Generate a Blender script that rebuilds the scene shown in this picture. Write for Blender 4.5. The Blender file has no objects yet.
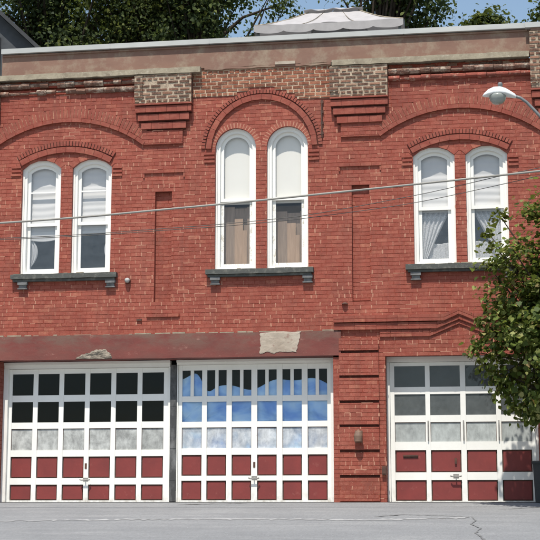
import bpy, math, random
import numpy as np
from mathutils import Vector, Matrix, noise

random.seed(7)
rng = np.random.default_rng(7)
scene = bpy.context.scene
COL = scene.collection
R = math.radians

# ------------------------------------------------------------------ helpers
class MB:
    """collects faces, builds ONE mesh object"""
    def __init__(s): s.v, s.f, s.m = [], [], []
    def poly(s, pts, m=0):
        n = len(s.v); s.v += [tuple(p) for p in pts]
        s.f.append(tuple(range(n, n + len(pts)))); s.m.append(m)
    def mesh(s, verts, faces, m=0):
        n = len(s.v); s.v += [tuple(p) for p in verts]
        for f in faces: s.f.append(tuple(i + n for i in f)); s.m.append(m)
    def hexa(s, b, t, m=0, skip=()):
        """b: 4 corners front (ccw from front), t: 4 corners back"""
        fs = dict(front=(0, 1, 2, 3), back=(7, 6, 5, 4), bottom=(4, 5, 1, 0), right=(5, 6, 2, 1), top=(6, 7, 3, 2), left=(7, 4, 0, 3))
        s.mesh(list(b) + list(t), [v for k, v in fs.items() if k not in skip], m)
    def box(s, x0, x1, y0, y1, z0, z1, m=0, skip=()):
        s.hexa([(x0, y0, z0), (x1, y0, z0), (x1, y0, z1), (x0, y0, z1)],
               [(x0, y1, z0), (x1, y1, z0), (x1, y1, z1), (x0, y1, z1)], m, skip)
    def tube(s, pts, rad, n=8, m=0, caps=True):
        pts = [Vector(p) for p in pts]
        if not hasattr(rad, '__len__'): rad = [rad] * len(pts)
        rings = []; up = None
        for i, p in enumerate(pts):
            d = (pts[min(i + 1, len(pts) - 1)] - pts[max(i - 1, 0)]).normalized()
            if up is None:
                up = Vector((0, 0, 1)) if abs(d.z) < .9 else Vector((0, 1, 0))
            a = d.cross(up).normalized(); b = a.cross(d).normalized(); up = b
            rings.append([p + (a * math.cos(2 * math.pi * k / n) + b * math.sin(2 * math.pi * k / n)) * rad[i] for k in range(n)])
        vs = [v for r_ in rings for v in r_]; fs = []
        for i in range(len(pts) - 1):
            for k in range(n):
                fs.append((i * n + k, i * n + (k + 1) % n, (i + 1) * n + (k + 1) % n, (i + 1) * n + k))
        if caps:
            fs.append(tuple(range(n))[::-1]); fs.append(tuple(range((len(pts) - 1) * n, len(pts) * n)))
        s.mesh(vs, fs, m)
    def lathe(s, prof, c, n=20, m=0):
        """prof: list of (radius, z) from the bottom up"""
        vs = []; fs = []
        for r_, z in prof:
            for k in range(n):
                a = 2 * math.pi * k / n
                vs.append((c[0] + r_ * math.cos(a), c[1] + r_ * math.sin(a), c[2] + z))
        for i in range(len(prof) - 1):
            for k in range(n):
                fs.append((i * n + k, i * n + (k + 1) % n, (i + 1) * n + (k + 1) % n, (i + 1) * n + k))
        fs.append(tuple(range(n))[::-1]); fs.append(tuple(range((len(prof) - 1) * n, len(prof) * n)))
        s.mesh(vs, fs, m)
    def ring(s, oo, oi, yf, yb, m=0, closed=True):
        """flat band between two outlines in XZ, with depth yf..yb"""
        n = len(oo)
        for i in range(n if closed else n - 1):
            j = (i + 1) % n
            a, b, c, d = oo[i], oo[j], oi[j], oi[i]
            s.poly([(a[0], yf, a[1]), (d[0], yf, d[1]), (c[0], yf, c[1]), (b[0], yf, b[1])], m)
            s.poly([(d[0], yf, d[1]), (d[0], yb, d[1]), (c[0], yb, c[1]), (c[0], yf, c[1])], m)
            s.poly([(a[0], yf, a[1]), (b[0], yf, b[1]), (b[0], yb, b[1]), (a[0], yb, a[1])], m)
    def build(s, name, mats, parent=None, smooth=False):
        if not isinstance(mats, (list, tuple)): mats = [mats]
        me = bpy.data.meshes.new(name)
        me.from_pydata(s.v, [], s.f); me.update()
        for m_ in mats: me.materials.append(m_)
        me.polygons.foreach_set('material_index', s.m)
        if smooth: me.polygons.foreach_set('use_smooth', [True] * len(s.f))
        o = bpy.data.objects.new(name, me); COL.objects.link(o)
        if parent: o.parent = parent
        return o

def tag(o, label=None, cat=None, group=None, kind=None):
    if label: o['label'] = label
    if cat: o['category'] = cat
    if group: o['group'] = group
    if kind: o['kind'] = kind
    return o

def thing(name, label, cat, group=None):
    o = bpy.data.objects.new(name, None); COL.objects.link(o)
    return tag(o, label, cat, group)

# ------------------------------------------------------------------ materials
class Mat:
    def __init__(s, name):
        s.m = bpy.data.materials.new(name); s.m.use_nodes = True
        s.t = s.m.node_tree; s.t.nodes.clear()
        s.out = s.n('ShaderNodeOutputMaterial'); s._co = None
    def n(s, typ, **kw):
        nd = s.t.nodes.new(typ)
        for k, v in kw.items():
            if k in nd.bl_rna.properties: setattr(nd, k, v)
            else: nd.inputs[k].default_value = v
        return nd
    def l(s, a, b): s.t.links.new(a, b)
    @property
    def co(s):
        if s._co is None: s._co = s.n('ShaderNodeTexCoord').outputs['Object']
        return s._co
    def mapped(s, scale):
        mp = s.n('ShaderNodeMapping'); mp.inputs['Scale'].default_value = scale
        s.l(s.co, mp.inputs['Vector']); return mp.outputs[0]
    def noise(s, scale, detail=4, rough=.6, vec=None, dist=0):
        nz = s.n('ShaderNodeTexNoise'); nz.inputs['Scale'].default_value = scale
        nz.inputs['Detail'].default_value = detail; nz.inputs['Roughness'].default_value = rough
        nz.inputs['Distortion'].default_value = dist
        s.l(vec or s.co, nz.inputs['Vector']); return nz.outputs['Fac']
    def rnd(s): return s.n('ShaderNodeNewGeometry').outputs['Random Per Island']
    def ramp(s, fac, stops, interp='LINEAR'):
        r_ = s.n('ShaderNodeValToRGB'); cr = r_.color_ramp; cr.interpolation = interp
        while len(cr.elements) < len(stops): cr.elements.new(.5)
        for e, (p, c) in zip(cr.elements, stops):
            e.position = p; e.color = (*c, 1) if hasattr(c, '__len__') else (c, c, c, 1)
        s.l(fac, r_.inputs['Fac']); return r_.outputs['Color']
    def mix(s, fac, a, b, mode='MIX'):
        mx = s.n('ShaderNodeMix', data_type='RGBA', blend_type=mode)
        for sock, val in ((0, fac), (6, a), (7, b)):
            if hasattr(val, 'links') or isinstance(val, bpy.types.NodeSocket): s.l(val, mx.inputs[sock])
            elif sock == 0: mx.inputs[0].default_value = val
            else: mx.inputs[sock].default_value = (*val, 1)
        return mx.outputs[2]
    def math(s, op, a, b=0.0):
        mt = s.n('ShaderNodeMath', operation=op)
        for i, val in enumerate((a, b)):
            if isinstance(val, bpy.types.NodeSocket): s.l(val, mt.inputs[i])
            else: mt.inputs[i].default_value = val
        return mt.outputs[0]
    def bump(s, h, strength=.3, dist=.01):
        b = s.n('ShaderNodeBump'); b.inputs['Strength'].default_value = strength
        b.inputs['Distance'].default_value = dist; s.l(h, b.inputs['Height']); return b.outputs['Normal']
    def surf(s, color, rough=.7, metal=0, normal=None, spec=.3):
        p = s.n('ShaderNodeBsdfPrincipled')
        if isinstance(color, bpy.types.NodeSocket): s.l(color, p.inputs['Base Color'])
        else: p.inputs['Base Color'].default_value = (*color, 1)
        if isinstance(rough, bpy.types.NodeSocket): s.l(rough, p.inputs['Roughness'])
        else: p.inputs['Roughness'].default_value = rough
        p.inputs['Metallic'].default_value = metal
        p.inputs['Specular IOR Level'].default_value = spec
        if normal: s.l(normal, p.inputs['Normal'])
        return p.outputs[0]
    def done(s, shader): s.l(shader, s.out.inputs['Surface']); return s.m

def m_painted_brick(name, tint=(1, 1, 1), worn=.62):
    k = Mat(name); r_ = k.rnd()
    t = lambda c: tuple(a * b for a, b in zip(c, tint))
    base = k.ramp(r_, [(0, t((.255, .058, .039))), (.5, t((.285, .066, .044))), (.85, t((.312, .076, .051))), (1, t((.355, .098, .066)))])
    big = k.noise(.9, 5, .65)
    c = k.mix(k.ramp(big, [(.40, 0), (.62, .8)]), base, t((.232, .054, .037)))
    # sun-faded pinkish streaks running down the wall
    st = k.noise(1, 4, .6, k.mapped((2.2, 2.2, .35)))
    c = k.mix(k.ramp(st, [(.5, 0), (.75, .35)]), c, t((.39, .138, .098)))
    # individual bricks with the paint rubbed through to orange clay
    w = k.math('MULTIPLY', k.ramp(r_, [(.88, 0), (.99, .75)]), k.ramp(k.noise(14, 4, .7), [(.42, 0), (.62, .8)]))
    c = k.mix(w, c, (.44, .19, .115))
    fl = k.ramp(k.noise(48, 4, .75), [(worn - .03, 0), (worn + .07, .7)])
    c = k.mix(fl, c, (.50, .25, .18))
    c = k.mix(k.ramp(k.noise(1, 5, .7, k.mapped((7, 7, 13))), [(.44, 0), (.68, .55)]), c, t((.38, .135, .092)))
    c = k.mix(k.ramp(k.noise(1, 5, .7, k.mapped((11, 11, 16)), .4), [(.52, 0), (.72, .5)]), c, t((.18, .046, .034)))
    soot = k.ramp(k.noise(1.7, 7, .75), [(.50, 0), (.74, .65)])
    c = k.mix(soot, c, (.17, .062, .044))
    rain = k.ramp(k.noise(1, 4, .65, k.mapped((5, 5, .4))), [(.54, 0), (.76, .7)])
    c = k.mix(rain, c, (.20, .062, .045))
    nm = k.bump(k.noise(75, 5, .7), .55, .006)
    return k.done(k.surf(c, .68, 0, nm, .25))

def m_mortar(name, dark, pale, lo, hi):
    k = Mat(name)
    f = k.ramp(k.noise(9, 6, .75), [(lo, 0), (hi, 1)])
    c = k.mix(f, dark, pale)
    c = k.mix(k.ramp(k.noise(45, 3), [(.4, 0), (.7, .5)]), c, tuple(a * .6 for a in dark))
    return k.done(k.surf(c, .9, 0, k.bump(k.noise(90, 4), .6, .005), .1))

def m_clay_brick(name, stops):
    k = Mat(name)
    c = k.ramp(k.rnd(), stops)
    c = k.mix(k.ramp(k.noise(26, 5, .7), [(.45, 0), (.7, .65)]), c, (.36, .22, .15))
    c = k.mix(k.ramp(k.noise(5, 5, .7), [(.5, 0), (.75, .6)]), c, (.09, .05, .04))
    return k.done(k.surf(c, .88, 0, k.bump(k.noise(60, 5, .7), .8, .01), .15))

def m_noise(name, a, b, scale, lo=.35, hi=.7, rough=.7, bump=.3, bdist=.004, spec=.3, vec=None, extra=None):
    k = Mat(name)
    c = k.mix(k.ramp(k.noise(scale, 6, .65, k.mapped(vec) if vec else None), [(lo, 0), (hi, 1)]), a, b)
    if extra: c = k.mix(k.ramp(k.noise(extra[1], 5, .7), [(extra[2], 0), (extra[3], 1)]), c, extra[0])
    return k.done(k.surf(c, rough, 0, k.bump(k.noise(scale * 6, 4), bump, bdist), spec))

def m_white(name, peel, chip=(.30, .27, .23), dirt=.25):
    k = Mat(name)
    c = k.mix(k.ramp(k.noise(3, 5, .7), [(.4, 0), (.8, dirt)]), (.82, .81, .77), (.55, .53, .48))
    c = k.mix(k.ramp(k.noise(1, 5, .75, k.mapped((38, 38, 13))), [(peel, 0), (peel + .05, .85)]), c, chip)
    sx_ = k.n('ShaderNodeSeparateXYZ'); k.l(k.co, sx_.inputs[0])
    d_ = k.math('MULTIPLY', k.ramp(sx_.outputs['Z'], [(.0, 1), (.30, 0)]), k.ramp(k.noise(1, 5, .7, k.mapped((9, 9, 5))), [(.42, 0), (.66, .75)]))
    c = k.mix(d_, c, (.42, .38, .32))
    return k.done(k.surf(c, .45, 0, k.bump(k.noise(40, 4), .25, .003), .4))

def m_glass(name, tint=.78, dust=.05, dustc=(.5, .5, .48), ior=1.5):
    k = Mat(name)
    tr = k.n('ShaderNodeBsdfTransparent'); tr.inputs['Color'].default_value = (tint, tint, tint * 1.02, 1)
    gl = k.n('ShaderNodeBsdfGlossy'); gl.inputs['Roughness'].default_value = .03
    gl.inputs['Color'].default_value = (.72, .84, 1, 1)
    k.l(k.bump(k.noise(2.2, 2, .5), .12, .02), gl.inputs['Normal'])
    fr = k.n('ShaderNodeFresnel'); fr.inputs['IOR'].default_value = ior
    a = k.n('ShaderNodeMixShader'); k.l(k.math('ADD', fr.outputs[0], .0), a.inputs[0])
    k.l(tr.outputs[0], a.inputs[1]); k.l(gl.outputs[0], a.inputs[2])
    df = k.n('ShaderNodeBsdfDiffuse'); df.inputs['Color'].default_value = (*dustc, 1)
    b = k.n('ShaderNodeMixShader')
    d = k.ramp(k.noise(7, 6, .75), [(.3, dust * .8), (.75, dust * 1.5)])
    k.l(d, b.inputs[0]); k.l(a.outputs[0], b.inputs[1]); k.l(df.outputs[0], b.inputs[2])
    return k.done(b.outputs[0])

def m_frosted(name, lo, hi, keep, tintc=(.62, .64, .62), sc=5):
    """glass brushed over with whitewash: streaky, partly see-through"""
    k = Mat(name)
    tr = k.n('ShaderNodeBsdfTransparent'); tr.inputs['Color'].default_value = (.8, .82, .84, 1)
    nz = k.noise(sc, 6, .62, None, .25)
    c = k.ramp(k.noise(1, 6, .72, k.mapped((9, 9, 4.5)), .3), [(.3, tuple(a * .55 for a in tintc)), (.62, tintc)])
    c = k.mix(k.ramp(k.noise(70, 3, .7), [(.66, 0), (.72, .7)]), c, (.2, .2, .2))
    oi = k.n('ShaderNodeObjectInfo').outputs['Random']
    c = k.mix(k.math('MULTIPLY', oi, .38), c, tuple(a * .45 for a in tintc))
    p = k.surf(c, .4, 0, None, .4)
    b = k.n('ShaderNodeMixShader'); k.l(k.ramp(nz, [(lo, keep), (hi, 1)]), b.inputs[0])
    k.l(tr.outputs[0], b.inputs[1]); k.l(p, b.inputs[2])
    return k.done(b.outputs[0])

def m_leaf(name, stops, back=(.12, .16, .03), trans=.35, rough=.6, spec=.15):
    k = Mat(name)
    c = k.ramp(k.rnd(), stops)
    c = k.mix(k.ramp(k.noise(.7, 3), [(.4, 0), (.7, .5)]), c, stops[0][1])
    p = k.surf(c, rough, 0, None, spec)
    t = k.n('ShaderNodeBsdfTranslucent'); k.l(k.mix(.6, c, back), t.inputs['Color'])
    b = k.n('ShaderNodeMixShader'); b.inputs[0].default_value = trans
    k.l(p, b.inputs[1]); k.l(t.outputs[0], b.inputs[2])
    return k.done(b.outputs[0])

def m_cloth(name, color, trans=.3, rough=.85, var=.15, weave=0):
    k = Mat(name)
    c = k.mix(k.ramp(k.noise(5, 4), [(.35, 0), (.75, var)]), color, tuple(a * .45 for a in color))
    p = k.surf(c, rough, 0, None, .15)
    t = k.n('ShaderNodeBsdfTranslucent'); k.l(c, t.inputs['Color'])
    b = k.n('ShaderNodeMixShader'); b.inputs[0].default_value = trans
    k.l(p, b.inputs[1]); k.l(t.outputs[0], b.inputs[2])
    res = b.outputs[0]
    if weave:
        tr = k.n('ShaderNodeBsdfTransparent'); w = k.n('ShaderNodeMixShader')
        k.l(k.ramp(k.noise(38, 3, .6), [(.40, weave), (.62, 0.02)]), w.inputs[0])
        k.l(res, w.inputs[1]); k.l(tr.outputs[0], w.inputs[2]); res = w.outputs[0]
    return k.done(res)

BRICK = m_painted_brick('red painted brick')
BRICK2 = m_painted_brick('red painted moulding brick', (.92, .9, .9), .66)
MORT = m_mortar('painted mortar', (.265, .062, .041), (.42, .20, .135), .50, .72)
PALE = m_noise('bare lime mortar', (.34, .125, .084), (.49, .27, .19), 9, .32, .68, .9, .3, .003, .1)
CLAY = m_clay_brick('bare clay brick', [(0, (.16, .058, .036)), (.5, (.26, .085, .05)), (1, (.36, .14, .085))])
CLAYM = m_mortar('bare pale mortar', (.36, .24, .165), (.60, .46, .34), .3, .6)
DCLAY = m_clay_brick('weathered dark brick', [(0, (.09, .052, .04)), (.5, (.165, .085, .06)), (.8, (.25, .125, .085)), (1, (.36, .25, .18))])
DCLAYM = m_mortar('thick weathered mortar', (.25, .185, .135), (.54, .44, .335), .30, .62)
PLASTER = m_noise('stained parapet render', (.250, .152, .115), (.185, .108, .085), 1.3, .35, .75, .9, .5, .006, .15, (.6, 1, 1.6), ((.31, .25, .185), 2.6, .48, .72))
LEDGE = m_noise('weathered ledge stone', (.34, .295, .22), (.19, .155, .115), 5, .4, .75, .9, .6, .008, .15, None, ((.46, .41, .33), 14, .55, .75))
ROLL = m_noise('crumbling moulded brick', (.24, .125, .092), (.14, .095, .075), 5, .35, .65, .9, 1, .02, .1, None, ((.50, .42, .34), 6.5, .50, .68))
ROLLR = m_noise('red moulded brick', (.27, .075, .054), (.17, .062, .048), 5, .4, .7, .85, .8, .012, .15, None, ((.44, .31, .24), 8, .54, .72))
CAPM = m_noise('pale metal coping', (.47, .475, .46), (.32, .325, .32), 1.2, .4, .75, .6, .1, .002, .25, (.4, 1, 1))
k = Mat('faded red lintel paint')
c = k.mix(k.ramp(k.noise(2.5, 6, .65, k.mapped((.5, 1, 1.6))), [(.35, 0), (.7, 1)]), (.195, .055, .046), (.135, .044, .038))
sx_ = k.n('ShaderNodeSeparateXYZ'); k.l(k.co, sx_.inputs[0])
edge = k.math('MULTIPLY', k.ramp(k.math('SUBTRACT', sx_.outputs['Z'], 2.7), [(.12, .25), (.46, 1)]), k.ramp(k.noise(1, 6, .7, k.mapped((1.6, 1, 3.2))), [(.40, 0), (.60, .85)]))
c = k.mix(edge, c, (.16, .105, .082))
c = k.mix(k.ramp(k.noise(1, 6, .75, k.mapped((4.5, 4, 7))), [(.60, 0), (.73, .75)]), c, (.36, .19, .155))
LINTEL = k.done(k.surf(c, .7, 0, k.bump(k.noise(30, 5, .7), .6, .005), .25))
STONE = m_noise('exposed grey stone', (.36, .31, .25), (.12, .10, .085), 7, .35, .7, .95, 1, .02, .1)
LIME = m_noise('patch of bare plaster', (.45, .39, .32), (.33, .27, .215), 3, .35, .7, .95, .6, .006, .1, None, ((.26, .16, .13), 7, .58, .7))
WHITE = m_white('white door paint', .69)
WHITEP = m_white('white peeling paint', .53, (.46, .41, .33), .3)
REDP = m_noise('red door panel paint', (.225, .044, .040), (.165, .036, .034), 3, .3, .75, .55, .25, .004, .3, None, ((.27, .085, .072), 9, .60, .8))
SILL = m_noise('dark sill paint', (.075, .078, .072), (.19, .185, .16), 9, .5, .8, .7, .5, .006, .3)
BRACK = m_noise('grey bracket stone', (.20, .20, .20), (.10, .10, .10), 9, .35, .7, .85, .5, .006, .2)
GLASS = m_glass('window glass', .975, .010)
GLASSD = m_glass('dusty window glass', .90, .07, (.42, .36, .30))
DGLASS = m_glass('dark door glass', .32, .003, (.4, .45, .5), 1.3)
CGLASS = m_glass('clear door glass', .97, .004, (.5, .5, .5), 1.33)
DGLASS3 = m_glass('grey door glass', .5, .20, (.34, .37, .38))
GLASSG = m_glass('hazy window glass', .92, .12, (.36, .41, .46))
FROST = m_frosted('whitewashed glass', .30, .6, .5, (.60, .61, .59))
FROST2 = m_frosted('thinly whitewashed glass', .34, .62, .22, (.74, .77, .80), 2.6)
FROST3 = m_frosted('grey whitewashed glass', .22, .5, .75, (.50, .53, .52))
DARK = m_noise('dark interior', (.030, .033, .037), (.022, .024, .027), 2)
ROOFM = m_noise('tar roof', (.06, .06, .06), (.09, .09, .085), 2)
RMORT = m_mortar('arch mortar', (.19, .055, .038), (.52, .28, .19), .38, .6)
JOINTSHADE = m_mortar('dark arch joint and slot shade', (.085, .032, .026), (.20, .09, .06), .5, .8)  # dark hood joints; in slots and grooves this colour paints shade
SIDEB = m_noise('side wall brick', (.30, .08, .05), (.2, .06, .05), 5)
IRON = m_noise('rusty iron', (.06, .035, .03), (.13, .06, .04), 12)
METAL = m_noise('worn metal', (.30, .29, .27), (.2, .19, .18), 8, .35, .7, .35, .1, .002, .6)
BRONZE = m_noise('brown enamel', (.22, .14, .10), (.13, .085, .065), 10, .35, .7, .5)
POST = m_noise('weathered black post', (.055, .055, .056), (.19, .19, .19), 6, .45, .75, .7, .5, .006, .3, (1, 1, .4))
BINM = m_noise('dark plastic', (.035, .037, .04), (.05, .05, .052), 4, .35, .7, .55)
LAMPM = m_noise('pale lamp housing', (.74, .75, .75), (.6, .61, .61), 6, .4, .8, .4, .1, .002, .5)
LAMPG = m_noise('grey lamp metal', (.16, .17, .175), (.1, .11, .11), 6, .4, .8, .45, .1, .002, .5)
WOODP = m_noise('pole wood', (.16, .12, .09), (.09, .07, .055), 4, .35, .7, .9, .5, .01, .2, (6, 6, .5))
CABLE = m_noise('weathered cable sheath', (.32, .31, .28), (.2, .19, .175), 2, .35, .7, .6)
CABLED = m_noise('dark cable sheath', (.09, .085, .08), (.06, .058, .055), 2, .35, .7, .6)
BLIND = m_cloth('off white blind', (.84, .83, .79), .3, .85, .08)
SHADE = m_cloth('cream roller shade', (.90, .88, .79), .2, .8, .03)
LACE = m_cloth('white lace', (.88, .88, .86), .35, .9, .05, .38)
CURT = m_cloth('white curtain', (.74, .74, .72), .3)
CARDD = m_noise('grey brown board', (.36, .28, .215), (.26, .20, .155), 4, .35, .7, .9, .2, .004, .1, (6, 6, .6))
CARD = m_noise('brown board', (.48, .34, .235), (.37, .26, .18), 4, .35, .7, .9, .2, .004, .1, (6, 6, .6))
k = Mat('blue tarpaulin')
cr_ = k.noise(1, 3, .5, k.mapped((2.0, 1, 2.8)), .4)
c = k.ramp(cr_, [(.34, (.22, .44, .84)), (.50, (.42, .68, .97)), (.66, (.60, .83, 1))])
TARP = k.done(k.surf(c, .42, 0, k.bump(cr_, .5, .03), .3))
CANV = m_cloth('white canopy cloth', (.45, .43, .43), .12, .85, .3)
SLATE = m_noise('dark slate siding', (.045, .05, .056), (.07, .076, .084), 3)
SLATER = m_noise('dark roof shingles', (.03, .032, .036), (.05, .052, .056), 6)
BARK = m_noise('bark', (.07, .055, .042), (.035, .028, .022), 9, .35, .65, .9, 1, .02, .1, (1, 1, .25))

# ------------------------------------------------------------------ brickwork
CH = .0745       # course height
BL = .212        # brick length with joint
JT = .010
def subtract(spans, cuts):
    for a, b in cuts:
        out = []
        for s0, s1 in spans:
            if b <= s0 or a >= s1: out.append((s0, s1)); continue
            if a > s0: out.append((s0, a))
            if b < s1: out.append((b, s1))
        spans = out
    return spans

def brickwork(mb, spans_fn, z0, z1, yf, mats=(0, 1, 2), depth=.03, ch=CH, bl=BL, pale=.46, rec=.0036, jit=.0010, joint=JT, miss=0.0, soldier=True):
    k0 = int(math.floor(z0 / ch + 1e-6)); k1 = int(math.ceil(z1 / ch - 1e-6))
    for k in range(k0, k1):
        za, zb = max(z0, k * ch), min(z1, (k + 1) * ch)
        if zb - za < .012: continue
        header = k % 6 == 3
        L = bl / 2 if header else bl
        off = (0.25 if header else (k % 2) * .5) * L + (k * 37 % 7) * .004
        for s0, s1 in spans_fn(za, zb):
            if s1 - s0 < .01: continue
            ym = yf + rec
            mb.poly([(s0, ym, za), (s1, ym, za), (s1, ym, zb), (s0, ym, zb)], mats[1])
            n = math.floor((s0 - off) / L); x = off + n * L
            while x < s1:
                a, b = max(x, s0), min(x + L, s1); x += L
                edge_l, edge_r = a <= s0 + 1e-6, b >= s1 - 1e-6
                a2 = a + (0 if edge_l else joint / 2); b2 = b - (0 if edge_r else joint / 2)
                # bare pale head joints, in patches
                if not edge_l and pale > 0:
                    pn = noise.noise(Vector((a * .9, za * .8, 3.1))) * .9 + .5
                    if random.random() < pale * max(.15, pn) * 1.6:
                        yp = yf - .0012; w = random.uniform(.006, .0165)
                        zt = zb - joint / 2 * random.uniform(-.6, 1.2); z_ = za + joint / 2 * random.uniform(-.5, 1.5)
                        q_ = [random.uniform(.35, 1.1) for _ in range(6)]; zm_ = (z_ + zt) / 2
                        mb.poly([(a - w * q_[0], yp, z_), (a + w * q_[1], yp, z_), (a + w * q_[2], yp, zm_), (a + w * q_[3], yp, zt), (a - w * q_[4], yp, zt), (a - w * q_[5], yp, zm_ + .004)], mats[2])
                    if random.random() < pale * max(0, pn) * .16:
                        yp = yf - .0008; zz = zb - joint * .1
                        mb.poly([(a, yp, zz - .007), (b, yp, zz - .007), (b, yp, zz + .005), (a, yp, zz + .006)], mats[2])
                if b2 - a2 < .02: continue
                if miss and random.random() < miss: continue
                j = lambda s=jit: random.uniform(-s, s)
                y0 = yf + j() * .8; zl = za + joint / 2 + j() * .5; zh = zb - joint / 2 + j() * .5
                t1, t2 = j(), j()
                f = [(a2 + j() * .5, y0 + t1, zl), (b2 + j() * .5, y0 - t1, zl + j() * .5), (b2 + j() * .5, y0 - t1 + t2, zh), (a2 + j() * .5, y0 + t1 + t2, zh + j() * .5)]
                bk = [(p[0], yf + depth, p[2]) for p in f]
                mb.hexa(f, bk, mats[0], ('back',))

def arcbricks(mb, cx, cz, r0, r1, a0, a1, w, yf, yb, m=0, mm=1, joint=.012, jit=.002, rec=.006):
    rm = (r0 + r1) / 2; n = max(3, int(round(abs(a1 - a0) * rm / w)))
    P = lambda r_, a, y: (cx + r_ * math.cos(a), y, cz + r_ * math.sin(a))
    for i in range(n):
        t0 = a0 + (a1 - a0) * i / n; t1 = a0 + (a1 - a0) * (i + 1) / n
        g = joint / 2 / rm * (1 if a1 > a0 else -1)
        y = yf + random.uniform(-jit, jit); e = random.uniform(-.002, .002)
        A, B = t0 + g, t1 - g
        f = [P(r0, A, y), P(r0, B, y), P(r1 + e, B, y), P(r1 + e, A, y)]
        b = [P(r0, A, yb), P(r0, B, yb), P(r1 + e, B, yb), P(r1 + e, A, yb)]
        mb.hexa(f, b, m, ('back',))
        ym = yf + rec
        f = [P(r0 + .003, t0, ym), P(r0 + .003, t1, ym), P(r1 - .003, t1, ym), P(r1 - .003, t0, ym)]
        b = [P(r0 + .003, t0, yb), P(r0 + .003, t1, yb), P(r1 - .003, t1, yb), P(r1 - .003, t0, yb)]
        mb.hexa(f, b, mm, ('back', 'left', 'right'))

# ------------------------------------------------------------------ window data
class Win:
    def __init__(s, x0, x1, apex, R_, zb=4.40):
        s.cx = (x0 + x1) / 2; s.w = (x1 - x0) / 2; s.R = max(R_, s.w); s.cz = apex - s.R; s.zb = zb; s.apex = apex
    def half(s, z, d=0):
        r_, w = s.R - d, s.w - d
        spr = s.cz + math.sqrt(max(0, r_ * r_ - w * w))
        if z < spr: return w
        q = r_ * r_ - (z - s.cz) ** 2
        return math.sqrt(q) if q > 0 else 0
    def outline(s, d=0, zb=None, zt=None, n=18):
        r_, w = s.R - d, s.w - d
        zb = s.zb + d if zb is None else zb
        pts = [(s.cx - w, zb)]
        if zt is not None:
            pts += [(s.cx - w, zt), (s.cx + w, zt)]
        else:
            spr = math.sqrt(max(0, r_ * r_ - w * w)); a = math.atan2(spr, w)
            for i in range(n + 1):
                t = math.pi - a - (math.pi - 2 * a) * i / n
                pts.append((s.cx + r_ * math.cos(t), s.cz + r_ * math.sin(t)))
        pts.append((s.cx + w, zb))
        return pts
WL = [Win(-4.966, -4.166, 6.685, .534), Win(-3.934, -3.140, 6.675, .534)]
WC = [Win(-1.079, -.279, 7.172, .4), Win(-.066, .731, 7.172, .4)]
WR = [Win(2.735, 3.520, 6.655, .534), Win(3.722, 4.502, 6.650, .534)]
WINS = WL + WC + WR
XL, XR = -6.6, 6.15
D12 = (-5.33, 1.193); D3 = (2.165, 4.935)
SLOTS = [(-2.262, -1.930, 3.775, 5.985), (1.566, 1.905, 3.74, 5.985)]

def cuts(za, zb):
    c = []
    zm = (za + zb) / 2
    for w in WINS:
        if zb > w.zb - .0 and za < w.apex:
            h = max(w.half(max(za, w.zb)), 0)
            if h > 0: c.append((w.cx - h, w.cx + h))
    if zm < 3.185: c.append((D12[0] - 1.0, 1.343 if zm > 2.71 else D12[1]))
    if zm < 2.70: c.append(D3)
    for a, b, z0, z1 in SLOTS:
        if z0 < zm < z1: c.append((a, b))
    return c

bld = thing('brick_building', 'two storey red painted brick building with arched windows over white garage doors', 'building')
wall = MB()
brickwork(wall, lambda a, b: subtract([(XL, XR)], cuts(a, b)), 0, 8.28, 0)
# jamb beyond the left door
brickwork(wall, lambda a, b: [(XL, D12[0])], 0, 2.72, 0.0)
# backs of the blind slots
for a, b, z0, z1 in SLOTS:
    brickwork(wall, lambda p, q: [(a, b)], z0, z1, .085, pale=.12)
    wall.poly([(a, 0.004, z0), (a, .095, z0), (a, .095, z1), (a, 0.004, z1)], 0)
    wall.poly([(b, .095, z0), (b, 0.004, z0), (b, 0.004, z1), (b, .095, z1)], 0)
    wall.poly([(a, 0.004, z1), (a, .095, z1), (b, .095, z1), (b, 0.004, z1)], 0)
    wall.poly([(a, .095, z0), (a, 0.004, z0), (b, 0.004, z0), (b, .095, z0)], 0)
# window reveals and door jambs in brick
for w in WINS:
    o = w.outline(0, w.zb - .03)
    for p, q in zip(o[:-1], o[1:]):
        wall.poly([(p[0], .003, p[1]), (p[0], .30, p[1]), (q[0], .30, q[1]), (q[0], .003, q[1])], 0)
def jamb(x, z1, y1, flip):
    k = 0; z = 0.0
    while z < z1:
        zt = min(z + CH - JT, z1)
        y = .004
        for L in ((.2, .1, .2) if k % 2 else (.1, .2, .2)):
            if y >= y1: break
            ye = min(y + L, y1); e = random.uniform(-.002, .002)
            p = [(x + e, y, z), (x + e, ye - JT, z), (x + e, ye - JT, zt), (x + e, y, zt)]
            wall.poly(p if flip else p[::-1], 0); y = ye
        z += CH; k += 1
    s = .006 if not flip else -.006
    wall.poly([(x + s, .004, 0), (x + s, y1, 0), (x + s, y1, z1), (x + s, .004, z1)], 1)
jamb(D12[1], 2.71, .46, False); jamb(D3[0], 2.70, .40, True); jamb(D3[1], 2.70, .40, False); jamb(D12[0], 2.71, .46, True)
wall.poly([(D3[0], .004, 2.70), (D3[0], .4, 2.70), (D3[1], .4, 2.70), (D3[1], .004, 2.70)], 0)
wall.build('brick_wall', [BRICK, MORT, PALE], bld)

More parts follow.
